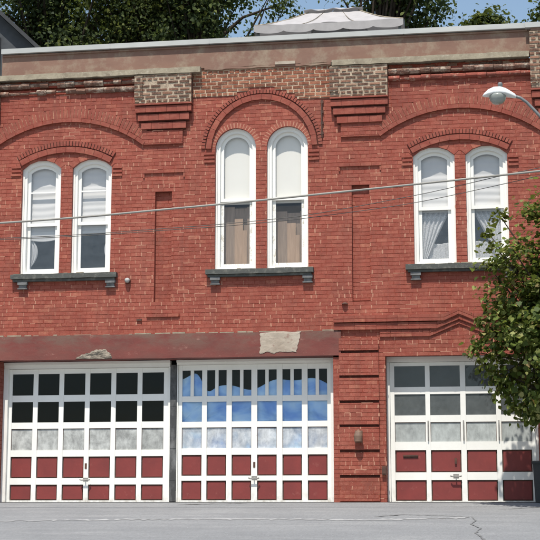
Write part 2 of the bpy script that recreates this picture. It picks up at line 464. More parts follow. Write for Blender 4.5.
# raised spandrels over the two wide blind arches (side bays)
BA = [(-4.06, 4.885, 2.54, (XL, -1.70), (-2.52, -1.72)), (3.62, 4.86, 2.52, (1.372, XR), (1.372, 2.119))]
for cx, cz, r0, (sx0, sx1), base in BA:
    mb = MB(); r1 = r0 + .275
    lim = (-6.45, -2.50) if cx < 0 else (2.10, 5.9)
    a = math.acos((1.55 if cx < 0 else 1.50) / r0)
    arcbricks(mb, cx, cz, r0 + .085, r1, a, math.pi - a, .072, -.040, .02, 0, 4, .015, .003)
    arcbricks(mb, cx, cz, r0, r0 + .08, a, math.pi - a, .2, -.050, .02)
    def sp(za, zb):
        zm = (za + zb) / 2
        out = [(max(XL, cx - 2.6), min(XR, cx + 2.6))]
        q = (r1 - .02) ** 2 - (za + .04 - cz) ** 2
        h = math.sqrt(q) if q > 0 else 0
        out = subtract(out, [(cx - h, cx + h)] if h else [])
        if cx < 0: out = subtract(out, [(-2.50, 9)])
        else: out = subtract(out, [(-9, 2.10)])
        return out
    brickwork(mb, sp, 7.0, 8.0, -.036, depth=.05, pale=.3)
    # base block the arch springs from
    x0, x1 = base
    brickwork(mb, lambda p, q: [(x0, x1)], 6.90, 7.18, -.045, depth=.06, pale=.3)
    mb.box(x0 + .002, x1 - .002, -.036, .02, 6.893, 7.17, 0)
    mb.build('blind_arch', [BRICK2, MORT, PALE, JOINTSHADE, RMORT], bld)

# flush rowlock rings round each window head
for w in WINS:
    mb = MB(); h = w.w; a = math.atan2(math.sqrt(max(0, w.R ** 2 - h * h)), h)
    if w in WC: arcbricks(mb, w.cx, w.cz, w.R - .002, w.R + .105, a, math.pi - a, .062, -.003, .06, 0, 2, .019, .0004, .0008)
    else: arcbricks(mb, w.cx, w.cz, w.R - .002, w.R + .10, a, math.pi - a, .2, -.005, .06)
    mb.build('window_arch', [BRICK, MORT, PALE], bld)
# segmental hoods over side pairs, round hood over the centre pair, impost bands
def hood(cx, cz, r0, rm, r1, a, name):
    mb = MB()
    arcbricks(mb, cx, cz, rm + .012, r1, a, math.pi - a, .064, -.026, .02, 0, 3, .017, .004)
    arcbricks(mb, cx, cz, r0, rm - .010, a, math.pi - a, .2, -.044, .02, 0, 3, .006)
    arcbricks(mb, cx, cz, rm - .011, rm + .013, a, math.pi - a, .3, -.012, .02, 3, 3, .001)  # dark strip paints the shadow line between the two rings
    mb.build(name, [BRICK2, MORT, PALE, JOINTSHADE], bld)
hood(-4.07, 5.03, 1.782, 1.905, 2.015, math.acos(1.01 / 2.015), 'window_hood')
hood(3.62, 4.985, 1.782, 1.895, 1.995, math.acos(.99 / 1.995), 'window_hood')
hood(-.170, 6.735, .985, 1.10, 1.185, R(2), 'window_hood')
for xa, xb, zt in ((-1.295, -1.09, 6.70), (.745, .95, 6.68), (-5.19, -4.985, 6.57), (-3.12, -2.93, 6.50), (2.53, 2.72, 6.50), (4.515, 4.71, 6.43)):
    mb = MB()
    for i in range(3):
        z = zt - i * .078
        mb.box(xa + random.uniform(-.01, .01), xb, -.026, .02, z - .042, z, 0)
    mb.build('impost', [BRICK2], bld)

# pier capitals: corbelled courses under weathered block
CAPS = [(-2.66, -1.535, 7.985, 7.70), (1.186, 2.285, 7.955, 7.665), (4.985, 6.12, 7.95, 7.67), (-6.56, -5.445, 7.99, 7.70)]
for x0, x1, zm, zb in CAPS:
    mb = MB(); top = 8.285 if x1 < 5 else 8.80; p = .15
    brickwork(mb, lambda a, b: [(x0, x1)], zb, top, -p, (0, 1, 1), .10, .0735, .225, 0, .012, .006, .037, .02)
    for s, x in ((1, x0), (-1, x1)):
        z = zb
        while z < top - .02:
            zt = min(z + .055, top)
            mb.box(min(x, x + s * .004), max(x, x + s * .004), -p + .006, .04, z, zt, 0); z += .0735
    mb.box(x0 + .006, x1 - .006, -p + .018, .05, zb + .003, top - .002, 1)
    # corner post courses, a little proud
    brickwork(mb, lambda a, b: [(x0 - .012, x0 + .15)], zb + .1, top - .02, -p - .02, (0, 1, 1), .1, .0735, .225, 0, .012, .006, .034, .02)
    mb.box(x0 - .01, x1 + .01, -p - .012, .04, zb - .03, zb - .001, 2)
    W = (x1 - x0)
    for i, (ins, pr, za, zt) in enumerate(((.0, .135, zb - .170, zb - .050), (.05, .106, zb - .330, zb - .205), (.115, .078, zb - .495, zb - .368))):
        zc = zt - .008
        xx = x0 + ins
        mb.box(x0 + ins + .012, x1 - ins - .012, -pr + .05, .02, za - .02, zt + .02, 3)  # dark backing deepens the shade between corbel steps by colour
        while xx < x1 - ins - .02:
            xe = min(xx + .21, x1 - ins)
            if x1 - ins - xe < .06: xe = x1 - ins
            e = random.uniform(-.003, .003)
            mb.box(xx + .002, xe - .002, -pr + e, .02, za, zt, 2)
            xx = xe
    mb.build('pier_capital', [DCLAY, DCLAYM, BRICK2, JOINTSHADE], bld)

# bare brown brick band over the centre arch
mb = MB()
def cen(za, zb):
    lo = 7.82 + .06 * math.sin(za)
    out = [(-1.53, 1.18)]
    q = 1.19 ** 2 - (za - 6.735) ** 2
    if q > 0: out = subtract(out, [(-.17 - math.sqrt(q), -.17 + math.sqrt(q))])
    if za < 7.78: out = subtract(out, [(-9, .45 + random.uniform(-.15, .15))])
    return out
brickwork(mb, cen, 7.70, 8.40, -.022, (0, 1, 1), .04, CH, .215, 0, .009, .0045, .024)
mb.build('bare_brick_band', [CLAY, CLAYM], bld)

# cornice: stone ledge and two crumbling half-round courses in each side bay
def roll(x0, x1, zc, r_, y, mat, decay):
    mb = MB(); x = x0
    while x < x1 - .02:
        L = random.uniform(.16, .24); xe = min(x + L, x1)
        if random.random() < decay: rr = r_ * random.uniform(.35, .75); dz = random.uniform(-.02, .015)
        else: rr = r_ * random.uniform(.92, 1.05); dz = random.uniform(-.006, .006)
        n = 7; pr = [(y - rr * 1.25 * math.sin(math.pi * i / n) * random.uniform(.93, 1.04), zc + dz - rr * math.cos(math.pi * i / n)) for i in range(n + 1)]
        vs = [(x + .003, a, b) for a, b in pr] + [(xe - .003, a + random.uniform(-.006, .006), b) for a, b in pr]
        fs = [(i, i + n + 1, i + n + 2, i + 1) for i in range(n)] + [tuple(range(n + 1)), tuple(range(2 * n + 1, n, -1))]
        mb.mesh(vs, fs, 0); x = xe
    mb.box(x0, x1, y + .004 - r_ * .25, y + .04, zc - r_ * .9, zc + r_ * .9, 1)
    mb.build('cornice_moulding', [mat, MORT], bld)
for x0, x1, a in ((-5.44, -2.68, 1), (2.30, 4.98, 0)):
    z1, z2 = (8.19, 8.045) if a else (8.145, 8.005)
    roll(x0, x1, z1, .062, -.055, ROLL if a else ROLL, .30 if a else .22)
    roll(x0, x1, z2, .055, -.045, ROLLR if a == 0 else ROLL, .12)
    mb = MB(); brickwork(mb, lambda p, q: [(x0, x1)], z1 + .06, 8.30, -.03, (0, 1, 1), .03, CH, BL, 0, .012, .01, .014, .25)
    mb.build('frieze_course', [DCLAY, MORT], bld)
def rough_strip(mb, x0, x1, y0, y1, z0, z1, m=0, step=.16, jz=.006, jy=.008):
    xs = [x0]
    while xs[-1] < x1 - step: xs.append(xs[-1] + step * random.uniform(.6, 1.4))
    xs.append(x1)
    js = [(random.uniform(-jy, jy), random.uniform(-jz, jz), random.uniform(-jz, jz)) for _ in xs]
    for i in range(len(xs) - 1):
        a, b = js[i], js[i + 1]
        mb.hexa([(xs[i], y0 + a[0], z0 + a[1]), (xs[i + 1], y0 + b[0], z0 + b[1]), (xs[i + 1], y0 + b[0], z1 + b[2]), (xs[i], y0 + a[0], z1 + a[2])],
                [(xs[i], y1, z0 + a[1]), (xs[i + 1], y1, z0 + b[1]), (xs[i + 1], y1, z1 + b[2]), (xs[i], y1, z1 + a[2])], m,
                ('left', 'right') if 0 < i < len(xs) - 2 else ())
for x0, x1 in ((-6.58, -1.36), (1.22, 4.955)):
    mb = MB(); rough_strip(mb, x0, x1, -.165, .05, 8.292, 8.400)
    mb.build('cornice_ledge', [LEDGE], bld)
mb = MB(); rough_strip(mb, -1.30, 1.16, -.05, .05, 8.352, 8.400, 0, .12, .012, .012)
mb.box(.10, .50, -.075, 0, 8.395, 8.452, 1)
mb.build('cornice_ledge', [PLASTER, LIME], bld)
# parapet
mb = MB(); mb.box(-5.435, 5.02, -.045, .25, 8.400, 8.862, 0)
mb.build('parapet', [PLASTER], bld)
mb = MB(); mb.box(-5.42, 4.94, -.072, .02, 8.815, 8.845, 0)
mb.box(-5.435, 4.898, -.125, .30, 8.866, 8.965, 1)
mb.box(4.90, 6.2, -.185, .32, 8.852, 8.952, 1); mb.box(5.0, 6.12, -.15, .2, 8.80, 8.851, 0)
for x in (-3.2, -1.2, .75, 2.6): mb.box(x, x + .012, -.128, .1, 8.866, 8.9665, 1)
mb.build('parapet_coping', [PLASTER, CAPM], bld)

# thin raised courses on the piers
for xa, xb, z in ((-2.506, -1.675, 6.33), (1.325, 2.135, 6.325), (-2.40, -1.74, 3.505)):
    mb = MB(); x = xa
    while x < xb - .03:
        xe = min(x + .21, xb); mb.box(x + .003, xe - .003, -.030 + random.uniform(-.003, .003), .02, z, z + .062, 0); x = xe
    mb.box(xa + .01, xb - .01, -.022, .02, z + .003, z + .06, 1)
    for x in (xa, xb - .03):
        if z > 5: mb.box(x, x + .03, -.022, .02, z - .09, z - .001, 0)
    mb.build('raised_course', [BRICK2, MORT], bld)

# banded pier between the doors
mb = MB()
edges = [0.02, .45, .91, 1.375, 1.82, 2.285, 2.75, 3.03]
for i in range(len(edges) - 1):
    z0 = edges[i] + (.047 if i else 0); z1 = edges[i + 1]
    xr = 2.045
    brickwork(mb, lambda p, q: [(1.305, xr)], z0, z1, -.050, (0, 1, 2), .06, pale=.5)
    mb.box(1.306, xr - .001, -.042, .03, z0 + .001, z1 - .001, 0)
    if i: mb.box(1.31, xr - .005, -.008, .0, edges[i] + .001, z0 - .001, 3)  # groove back coloured dark to paint in its shade
mb.build('banded_pier', [BRICK, MORT, PALE, JOINTSHADE], bld)

# stepped string course with a small gable over the right door
GX = 3.543
for zl, xs, zp, x0, pr in ((3.325, 3.27, 3.445, 1.21, .090), (3.185, 3.13, 3.350, 1.21, .058), (3.045, 3.00, 3.27, 2.072, .030)):
    mb = MB(); th = .122
    def low(x):
        d = abs(x - GX); w = GX - xs
        return zl + (zp - zl) * max(0, 1 - d / w)
    pts = sorted(set([x0] + [x0 + .2 * i for i in range(1, 30) if x0 + .2 * i < XR - .05] + [xs, GX, 2 * GX - xs, XR - .02]))
    for a, b in zip(pts[:-1], pts[1:]):
        if b - a < .02: continue
        e = random.uniform(-.003, .003); g = .003
        for lo_, hi_ in ((0, .056), (.064, th)):
            f = [(a + g, -pr + e, low(a) + lo_), (b - g, -pr + e, low(b) + lo_), (b - g, -pr + e, low(b) + hi_), (a + g, -pr + e, low(a) + hi_)]
            mb.hexa(f, [(p[0], .02, p[2]) for p in f], 0, ('back',))
        f = [(a, -pr + .008, low(a) + .004), (b, -pr + .008, low(b) + .004), (b, -pr + .008, low(b) + th - .003), (a, -pr + .008, low(a) + th - .003)]
        mb.hexa(f, [(p[0], .02, p[2]) for p in f], 1, ('back',))
    mb.build('string_course', [BRICK2, MORT], bld)

# lintel beam over the two left doors
mb = MB()
rough_strip(mb, XL, 1.343, -.035, .38, 2.712, 3.178, 0, .5, .005, .003)
x = XL
while x < 1.25:
    L_ = random.uniform(.05, .35); h_ = random.uniform(.004, .026)
    if random.random() < .8: mb.box(x, min(x + L_, 1.3), -.033 + random.uniform(0, .012), .0, 3.172, 3.183 + h_, 1)
    x += L_ + random.uniform(0, .08)
mb.box(XL + .01, 1.32, -.006, .03, 3.17, 3.208, 2)
lint = mb.build('lintel_beam', [LINTEL, LEDGE, BRICK], bld)
def patch(outline, y, n, amp, mat, label, seed):
    """irregular broken piece of the beam face, with its own relief"""
    xs = [p[0] for p in outline]; zs = [p[1] for p in outline]
    cx, cz = sum(xs) / len(xs), sum(zs) / len(zs); m_ = MB(); rings = []
    dense = []
    for i in range(len(outline)):
        a, b = outline[i], outline[(i + 1) % len(outline)]
        for k in range(5):
            t = k / 5; jx = random.uniform(-.014, .014)
            dense.append((a[0] + (b[0] - a[0]) * t + jx, max(2.714, a[1] + (b[1] - a[1]) * t + random.uniform(-.012, .012))))
    for r_ in range(n + 1):
        f = 1 - r_ / n * .97
        rings.append([(cx + (x - cx) * f, y - (0 if r_ == 0 else amp * (.5 + .7 * noise.fractal(Vector(((cx + (x - cx) * f) * 8, (cz + (z - cz) * f) * 11, seed)), 1.0, 2.0, 4))), cz + (z - cz) * f) for x, z in dense])
    N = len(dense); vs = [v for g in rings for v in g]
    fs = [(i * N + k, i * N + (k + 1) % N, (i + 1) * N + (k + 1) % N, (i + 1) * N + k) for i in range(n) for k in range(N)]
    fs.append(tuple(n * N + k for k in range(N))); m_.mesh(vs, fs, 0)
    o = m_.build('broken_patch', [mat], lint); o['label'] = label
patch([(-3.80, 2.716), (-3.67, 2.80), (-3.50, 2.84), (-3.36, 2.90), (-3.18, 2.89), (-3.08, 2.80), (-3.06, 2.716)], -.041, 9, .030, STONE, 'grey broken stone where the beam face has spalled', 1.3)
patch([(-.19, 3.172), (.585, 3.172), (.56, 2.98), (.505, 2.79), (.2, 2.80), (.05, 2.76), (-.06, 2.80), (-.20, 2.765), (-.17, 2.95)], -.043, 9, .006, LIME, 'pale bare patch on the red beam', 4.7)

# ------------------------------------------------------------------ shell behind the front
def part(name, mat, *boxes):
    m_ = MB()
    for b in boxes: m_.box(*b)
    return m_.build(name, [mat], bld)
part('side_wall', SIDEB, (XL, XL + .3, .04, 9, -.2, 8.25)); part('side_wall', SIDEB, (XR - .3, XR, .04, 9, -.2, 8.25))
part('back_wall', SIDEB, (XL + .3, XR - .3, 8.7, 9, -.2, 8.25))
part('roof', ROOFM, (XL + .02, XR - .02, .26, 8.98, 8.255, 8.38))
part('upper_floor', DARK, (XL + .3, XR - .3, .55, 8.7, 3.30, 3.62))
part('ground_floor', DARK, (XL + .3, XR - .3, .52, 8.7, -.15, .015))
part('partition_wall', DARK, (1.5, 1.75, .5, 8.7, .015, 3.30), (XL + .3, XR - .3, 3.2, 3.3, .016, 3.30))
part('upper_partition', DARK, (XL + .3, XR - .3, 3.4, 3.5, 3.62, 8.25), (-2.1, -1.95, .35, 3.4, 3.62, 8.25), (1.65, 1.8, .35, 3.4, 3.62, 8.25))
part('inner_lining', DARK, (XL + .3, -5.0, .31, .33, 3.62, 8.25), (-3.12, -1.1, .31, .33, 3.62, 8.25), (.75, 2.72, .31, .33, 3.62, 8.25), (4.52, XR - .3, .31, .33, 3.62, 8.25), (XL + .3, XR - .3, .31, .33, 3.62, 4.38))

# ------------------------------------------------------------------ windows, sills
def pane_poly(o, y):
    return [(p[0], y, p[1]) for p in o]
def make_window(w, mr, peel, bar, glassu, glassl, label=None):
    wm = WHITE
    m_ = MB(); m_.ring(w.outline(0.004, w.zb), w.outline(.085, w.zb + .06), .085, .24, 0)
    m_.ring(w.outline(.002, w.zb + .001), w.outline(.035, w.zb + .02), .060, .09, 0)
    o = m_.build('window', [wm], bld)
    m_ = MB(); m_.ring(w.outline(.083, mr - .02), w.outline(.148, mr + .045), .135, .17, 0)
    up = m_.build('upper_sash', [wm], o)
    m_ = MB(); m_.ring(w.outline(.083, w.zb + .058, mr + .04), w.outline(.148, w.zb + .125, mr - .015), .172, .205, 0)
    m_.box(w.cx - .05, w.cx + .05, .16, .172, mr + .008, mr + .022, 0)
    m_.build('lower_sash', [WHITEP if peel else wm], o)
    m_ = MB(); m_.poly(pane_poly(w.outline(.146, mr + .04), .152)); m_.build('upper_pane', [glassu], o)
    m_ = MB(); m_.poly(pane_poly(w.outline(.146, w.zb + .12, mr - .01), .188)); m_.build('lower_pane', [glassl], o)
    if bar:
        m_ = MB(); m_.box(w.cx - w.w + .148, w.cx + w.w - .148, .128, .150, 6.035, 6.065); m_.build('storm_bar', [wm], o)
    return o
for w in WL: make_window(w, 5.395, False, True, GLASS, GLASSG)
for w in WC: make_window(w, 5.765, True, False, GLASS, GLASSD)
for w in WR: make_window(w, 5.475, False, False, GLASS, GLASSG)
for x0, x1, br in ((-5.105, -2.985, (-4.97, -3.21)), (-1.235, .84, (-1.15, .63)), (2.575, 4.62, (2.665, 4.40))):
    m_ = MB(); rough_strip(m_, x0, x1, -.12, .10, 4.292, 4.385, 0, .2, .004, .004)
    rough_strip(m_, x0 + .04, x1 - .04, -.085, .05, 4.245, 4.290, 0, .3, .003, .003)
    x = x0 + .05
    while x < x1 - .2:
        L_ = random.uniform(.04, .22)
        if random.random() < .6: m_.box(x, x + L_, -.085 + random.uniform(-.03, .02), .055, 4.380, 4.391 + random.uniform(0, .014), 1)
        x += L_ + random.uniform(0, .06)
    s_ = m_.build('window_sill', [SILL, LEDGE], bld)
    for bx in br:
        m_ = MB(); m_.box(bx, bx + .19, -.085, .02, 4.185, 4.243); m_.box(bx + .02, bx + .17, -.055, .02, 4.12, 4.184)
        m_.box(bx, bx + .19, -.075, .02, 4.10, 4.119); m_.build('sill_bracket', [BRACK], s_)

# ------------------------------------------------------------------ blinds, shades, curtains
def sheet(name, mat, fn, nu, nv, label, cat, group=None, thick=.004):
    m_ = MB(); vs = []
    for j in range(nv + 1):
        for i in range(nu + 1): vs.append(fn(i / nu, j / nv))
    fs = [(j * (nu + 1) + i, j * (nu + 1) + i + 1, (j + 1) * (nu + 1) + i + 1, (j + 1) * (nu + 1) + i) for j in range(nv) for i in range(nu)]
    m_.mesh(vs, fs); o = m_.build(name, [mat], None, True)
    sd = o.modifiers.new('cloth thickness', 'SOLIDIFY'); sd.thickness = thick; sd.offset = 1
    return tag(o, label, cat, group)
GB = 'blinds behind the upper sashes'
def blind(w, zb, folds, amp, mat, label, sag=0):
    zt = w.apex - .02
    def fn(u, v):
        x = w.cx + (u - .5) * .70; z = zb + (zt - zb) * v - sag * math.sin(math.pi * u) * (1 - v)
        z_ = z; y = .222 + amp * math.sin(v * folds * 2 * math.pi + .5 * math.sin(3 * u + w.cx)) + .0015 * noise.noise(Vector((x * 3, z * 3, w.cx)))
        return (x, y, z_)
    return sheet('window_blind' if mat is BLIND else 'roller_shade', mat, fn, 12, int(folds * 10) if folds else 30, label, 'blind', GB)
blind(WL[0], 5.13, 11, .0035, BLIND, 'off white pleated blind in the leftmost arched window', .05)
blind(WL[1], 5.22, 11, .0035, BLIND, 'off white pleated blind in the second arched window from the left', .0)
blind(WC[0], 5.70, 0, 0, SHADE, 'flat cream roller shade in the left round headed window')
blind(WC[1], 5.70, 0, 0, SHADE, 'flat cream roller shade in the right round headed window')
blind(WR[0], 5.42, 9, .0035, BLIND, 'off white blind over tied back lace in the right bay, left window')
blind(WR[1], 5.42, 9, .0035, BLIND, 'off white blind over tied back lace in the rightmost window')

GCU = 'curtains behind the lower sashes'
def strip_curtain(left, right, zt, zb, y, folds, mat, label, amp=.018):
    """curtain between two edge functions of height fraction v (0 bottom, 1 top)"""
    def fn(u, v):
        a, b = left(v), right(v); x = a + (b - a) * u
        return (x, y + amp * math.sin(u * folds * 2 * math.pi + 2 * v) * min(1, (b - a) / .25), zb + (zt - zb) * v + .01 * math.sin(u * 9))
    return sheet('curtain', mat, fn, 40, 24, label, 'curtain', GCU, .003)
w = WL[0]
strip_curtain(lambda v: w.cx - .31, lambda v: w.cx - .31 + .06 + .13 * math.sin(math.pi * min(1, (1 - v) * 1.25)) ** .8, 5.15, 4.45, .25, 3, CURT, 'narrow white curtain bunched at the left of the leftmost window')
w1 = WL[1]
strip_curtain(lambda v: w1.cx + .33 - .05 - .075 * math.sin(math.pi * min(1, (1 - v) * 1.3)), lambda v: w1.cx + .33, 5.15, 4.50, .25, 2, CURT, 'sliver of white curtain at the right of the second window from the left')
w2 = WR[0]
strip_curtain(lambda v: w2.cx - .32, lambda v: w2.cx - .32 + .13 + .50 * max(0, v) ** 1.1, 5.50, 4.45, .25, 6, LACE, 'lace curtain swept to the left side of its window in the right bay')
strip_curtain(lambda v: w2.cx - .18 , lambda v: w2.cx + .30 , 4.84, 4.42, .30, 5, LACE, 'short lace cafe curtain across the foot of the right bay, left window', .014)
w3 = WR[1]
strip_curtain(lambda v: w3.cx + .32 - .13 - .50 * max(0, v) ** 1.1, lambda v: w3.cx + .32, 5.50, 4.45, .25, 6, LACE, 'lace curtain swept to the right side of the rightmost window')
strip_curtain(lambda v: w3.cx - .30, lambda v: w3.cx + .18, 4.86, 4.42, .30, 5, LACE, 'short lace cafe curtain across the foot of the rightmost window', .014)
# brown boards standing inside the centre windows
for w, dx, zt, lab in ((WC[0], .03, 5.62, 'brown boards propped inside the left round headed window'), (WC[1], .05, 5.50, 'brown boards propped inside the right round headed window')):
    m_ = MB()
    for i, (a, b, h) in enumerate(((-.33, -.10, .06), (-.095, .07, -.18), (.072, .15, -.42), (.155, .34, .05))):
        y = .27 + .02 * (i % 2) + (.05 if i == 0 else 0)
        m_.box(w.cx + a + dx, w.cx + b + dx, y, y + .02, 3.625, zt + h, 0 if i in (1, 2) else 1)
    m_.box(w.cx - .33, w.cx + .34, .345, .36, 3.625, zt + .03, 1)
    tag(m_.build('propped_boards', [CARD, CARDD]), lab, 'boards', 'boards inside the centre windows')

# ------------------------------------------------------------------ garage doors
def garage_door(cols, rows, x0, x1, zb, zt, y, mats_by_row, halves, label):
    """cols: list of (a,b) openings, rows: list of (low, high) openings from the top"""
    m_ = MB(); xs = [x0] + [c for ab in cols for c in ab] + [x1]
    for i in range(0, len(xs), 2): m_.box(xs[i], xs[i + 1], y, y + .045, zb, zt)
    zs = [zt] + [c for hl in rows for c in (hl[1], hl[0])] + [zb]
    for a, b in cols:
        for i in range(0, len(zs), 2):
            m_.box(a + .001, b - .001, y + .003, y + .043, zs[i + 1], zs[i])
        if halves:
            c = (a + b) / 2; m_.box(c - .032, c + .032, y + .002, y + .04, rows[0][0] + .001, rows[0][1] - .001)
    o = m_.build('garage_door', [WHITE], bld); o['label'] = label
    for r_, (lo, hi) in enumerate(rows):
        for a, b in cols:
            mat = mats_by_row[r_]
            if mat is REDP:
                p = MB(); g = .023
                p.box(a + g, b - g, y + .022, y + .036, lo + g, hi - g); p.build('red_panel', [REDP], o)
                q = MB(); q.box(a + .0015, b - .0015, y + .037, y + .0425, lo + .001, hi - .001); q.build('panel_backing', [IRON], o)
            elif halves and r_ == 0:
                c = (a + b) / 2
                for s, e in ((a, c - .032), (c + .032, b)):
                    p = MB(); p.poly([(s, y + .022, lo), (e, y + .022, lo), (e, y + .022, hi), (s, y + .022, hi)]); p.build('pane', [mat], o)
            else:
                p = MB(); p.poly([(a, y + .022, lo), (b, y + .022, lo), (b, y + .022, hi), (a, y + .022, hi)]); p.build('pane', [mat], o)
                if mat in (FROST, FROST2, FROST3):
                    # putty bead round the whitewashed panes
                    t = .008; bm = p = MB()
                    for bb in ((a, a + t, lo, hi), (b - t, b, lo, hi), (a + t, b - t, hi - t * 1.6, hi)): p.box(bb[0] + .001, bb[1] - .001, y + .014, y + .02, bb[2] + .001, bb[3] - .001)
                    p.build('putty_bead', [IRON], o)
    return o
def handle(o, x, z, y, keyz):
    m_ = MB(); m_.tube([(x - .1, y - .05, z), (x - .07, y - .065, z - .012), (x + .07, y - .065, z - .012), (x + .1, y - .05, z)], .013, 8)
    m_.box(x - .05, x + .05, y - .012, y - .001, z - .02, z + .035); m_.tube([(x, y, z), (x, y - .066, z - .01)], .012, 8)
    m_.build('handle', [METAL], o)
    m_ = MB(); m_.box(x - .02, x + .02, y - .008, y - .001, keyz - .055, keyz + .05); m_.build('lock_plate', [IRON], o)
c1 = [(-5.172, -4.745), (-4.650, -4.222), (-4.128, -3.700), (-3.606, -3.178), (-3.084, -2.656), (-2.562, -2.134)]
r1 = [(2.068, 2.485), (1.540, 1.940), (1.004, 1.420), (.470, .880), (.085, .350)]
r1 = [(2.068, 2.485), (1.540, 1.940), (1.004, 1.420), (.470, .880), (.045, .345)]
d1 = garage_door(c1, r1, -5.235, -2.040, .012, 2.580, .40, [DGLASS, DGLASS, FROST, REDP, REDP], False, 'white door with dark glass in its two top rows')
handle(d1, -3.655, .44, .40, .70)
c2 = [(-1.773, -1.383), (-1.288, -.906), (-.803, -.425), (-.312, .064), (.172, .545), (.655, 1.030)]
r2 = [(2.015, 2.512), (1.527, 1.907), (1.022, 1.418), (.505, .898), (.045, .412)]
d2 = garage_door(c2, r2, -1.845, 1.105, .012, 2.615, .40, [CGLASS, CGLASS, FROST2, REDP, REDP], True, 'white door with narrow top lights and blue tarp behind')
handle(d2, -.365, .46, .40, .71)
c3 = [(2.305, 2.880), (2.966, 3.526), (3.624, 4.178), (4.267, 4.812)]
r3 = [(2.132, 2.526), (1.604, 1.998), (1.113, 1.477), (.553, .960), (.030, .411)]
d3 = garage_door(c3, r3, 2.225, 4.880, .012, 2.594, .32, [DGLASS3, DGLASS3, FROST3, REDP, REDP], False, 'white four column door behind the street tree')
handle(d3, 3.42, .485, .32, .76)
m_ = MB(); m_.box(2.45, 2.73, .315, .340, .845, .872); m_.box(2.46, 2.72, .335, .341, .815, .844); m_.build('letter_slot', [IRON], d3)
for x in (2.925, 3.576, 4.222):
    m_ = MB(); z = 1.06
    m_.tube([(x, .30, 1.13), (x, .285, 1.2), (x, .285, 1.42), (x, .30, 1.5)], .012, 8); m_.build('pull_bar', [METAL], d3)
# frames
def frame(name, mat, *boxes):
    m_ = MB()
    for b in boxes: m_.box(*b)
    return m_.build(name, [mat], bld)
frame('door_frame', WHITE, (-5.329, -5.237, .33, .46, .012, 2.583), (-5.329, -2.0, .335, .47, 2.585, 2.700), (-5.329, -2.0, .30, .333, 2.655, 2.705), (-2.036, -2.0, .37, .46, .012, 2.583))
frame('door_frame', WHITE, (-1.87, -1.848, .37, .46, .012, 2.615), (-1.87, 1.190, .335, .47, 2.618, 2.700), (-1.87, 1.190, .30, .333, 2.660, 2.705), (1.108, 1.190, .30, .46, .012, 2.615))
frame('door_frame', WHITE, (2.168, 2.222, .26, .36, .012, 2.595), (2.168, 4.932, .26, .37, 2.598, 2.696), (4.883, 4.932, .24, .36, .012, 2.595))
m_ = MB(); rough_strip(m_, -1.998, -1.872, .34, .46, .02, .6, 0, .04, 0, .004)
m_ = MB()
for i in range(13):
    z0 = .02 + i * .2; j = random.uniform(-.006, .006); m_.box(-1.995 + j * .5, -1.875 + j, .345 + abs(j), .46, z0, min(z0 + .199, 2.70))
m_.build('door_post', [POST], bld)

# small fittings on the wall
m_ = MB(); m_.lathe([(.0, -.048), (.028, -.042), (.046, -.015), (.05, .01), (.038, .035), (.0, .048)], (-2.777, -.06, 4.225), 16); m_.tube([(-2.777, -.05, 4.225), (-2.777, .0, 4.225)], .055, 14, 1)
m_.build('wall_fixture', [m_noise('dull pale enamel', (.46, .46, .44), (.30, .30, .29), 14), IRON], bld, True)['label'] = 'small round pale fixture beside the left sill'
m_ = MB(); m_.box(1.595, 1.735, -.065, -.04, 1.09, 1.31); m_.lathe([(.055, -.09), (.075, -.085), (.082, .02), (.06, .09), (.02, .12), (.0, .125)], (1.665, -.15, 1.19), 16)
m_.tube([(1.665, -.06, 1.29), (1.665, -.12, 1.315), (1.665, -.15, 1.30)], .018, 8)
m_.build('wall_light', [BRONZE], bld)['label'] = 'small brown bell shaped light on the pier'
m_ = MB(); m_.box(2.085, 2.163, -.06, .0, .50, .66); m_.box(2.095, 2.153, -.068, -.061, .52, .64); m_.build('switch_box', [IRON], bld)
m_ = MB(); m_.tube([(1.012, -.02, 7.66), (1.006, -.03, 7.3), (1.01, -.02, 6.91)], .017, 6)
for z in (7.62, 7.42, 7.2, 7.0): m_.box(.985, 1.04, -.035, 0, z - .025, z + .025)
m_.build('anchor_iron', [IRON], bld)
m_ = MB(); m_.lathe([(.0, -.01), (.06, 0), (.03, .03), (.0, .03)], (1.424, -.02, 3.68), 8); m_.box(1.37, 1.48, -.03, 0, 3.675, 3.69); m_.build('tie_plate', [IRON], bld)
m_ = MB(); m_.box(-2.59, -2.49, -.03, 0, 3.44, 3.475); m_.build('tie_plate', [IRON], bld)

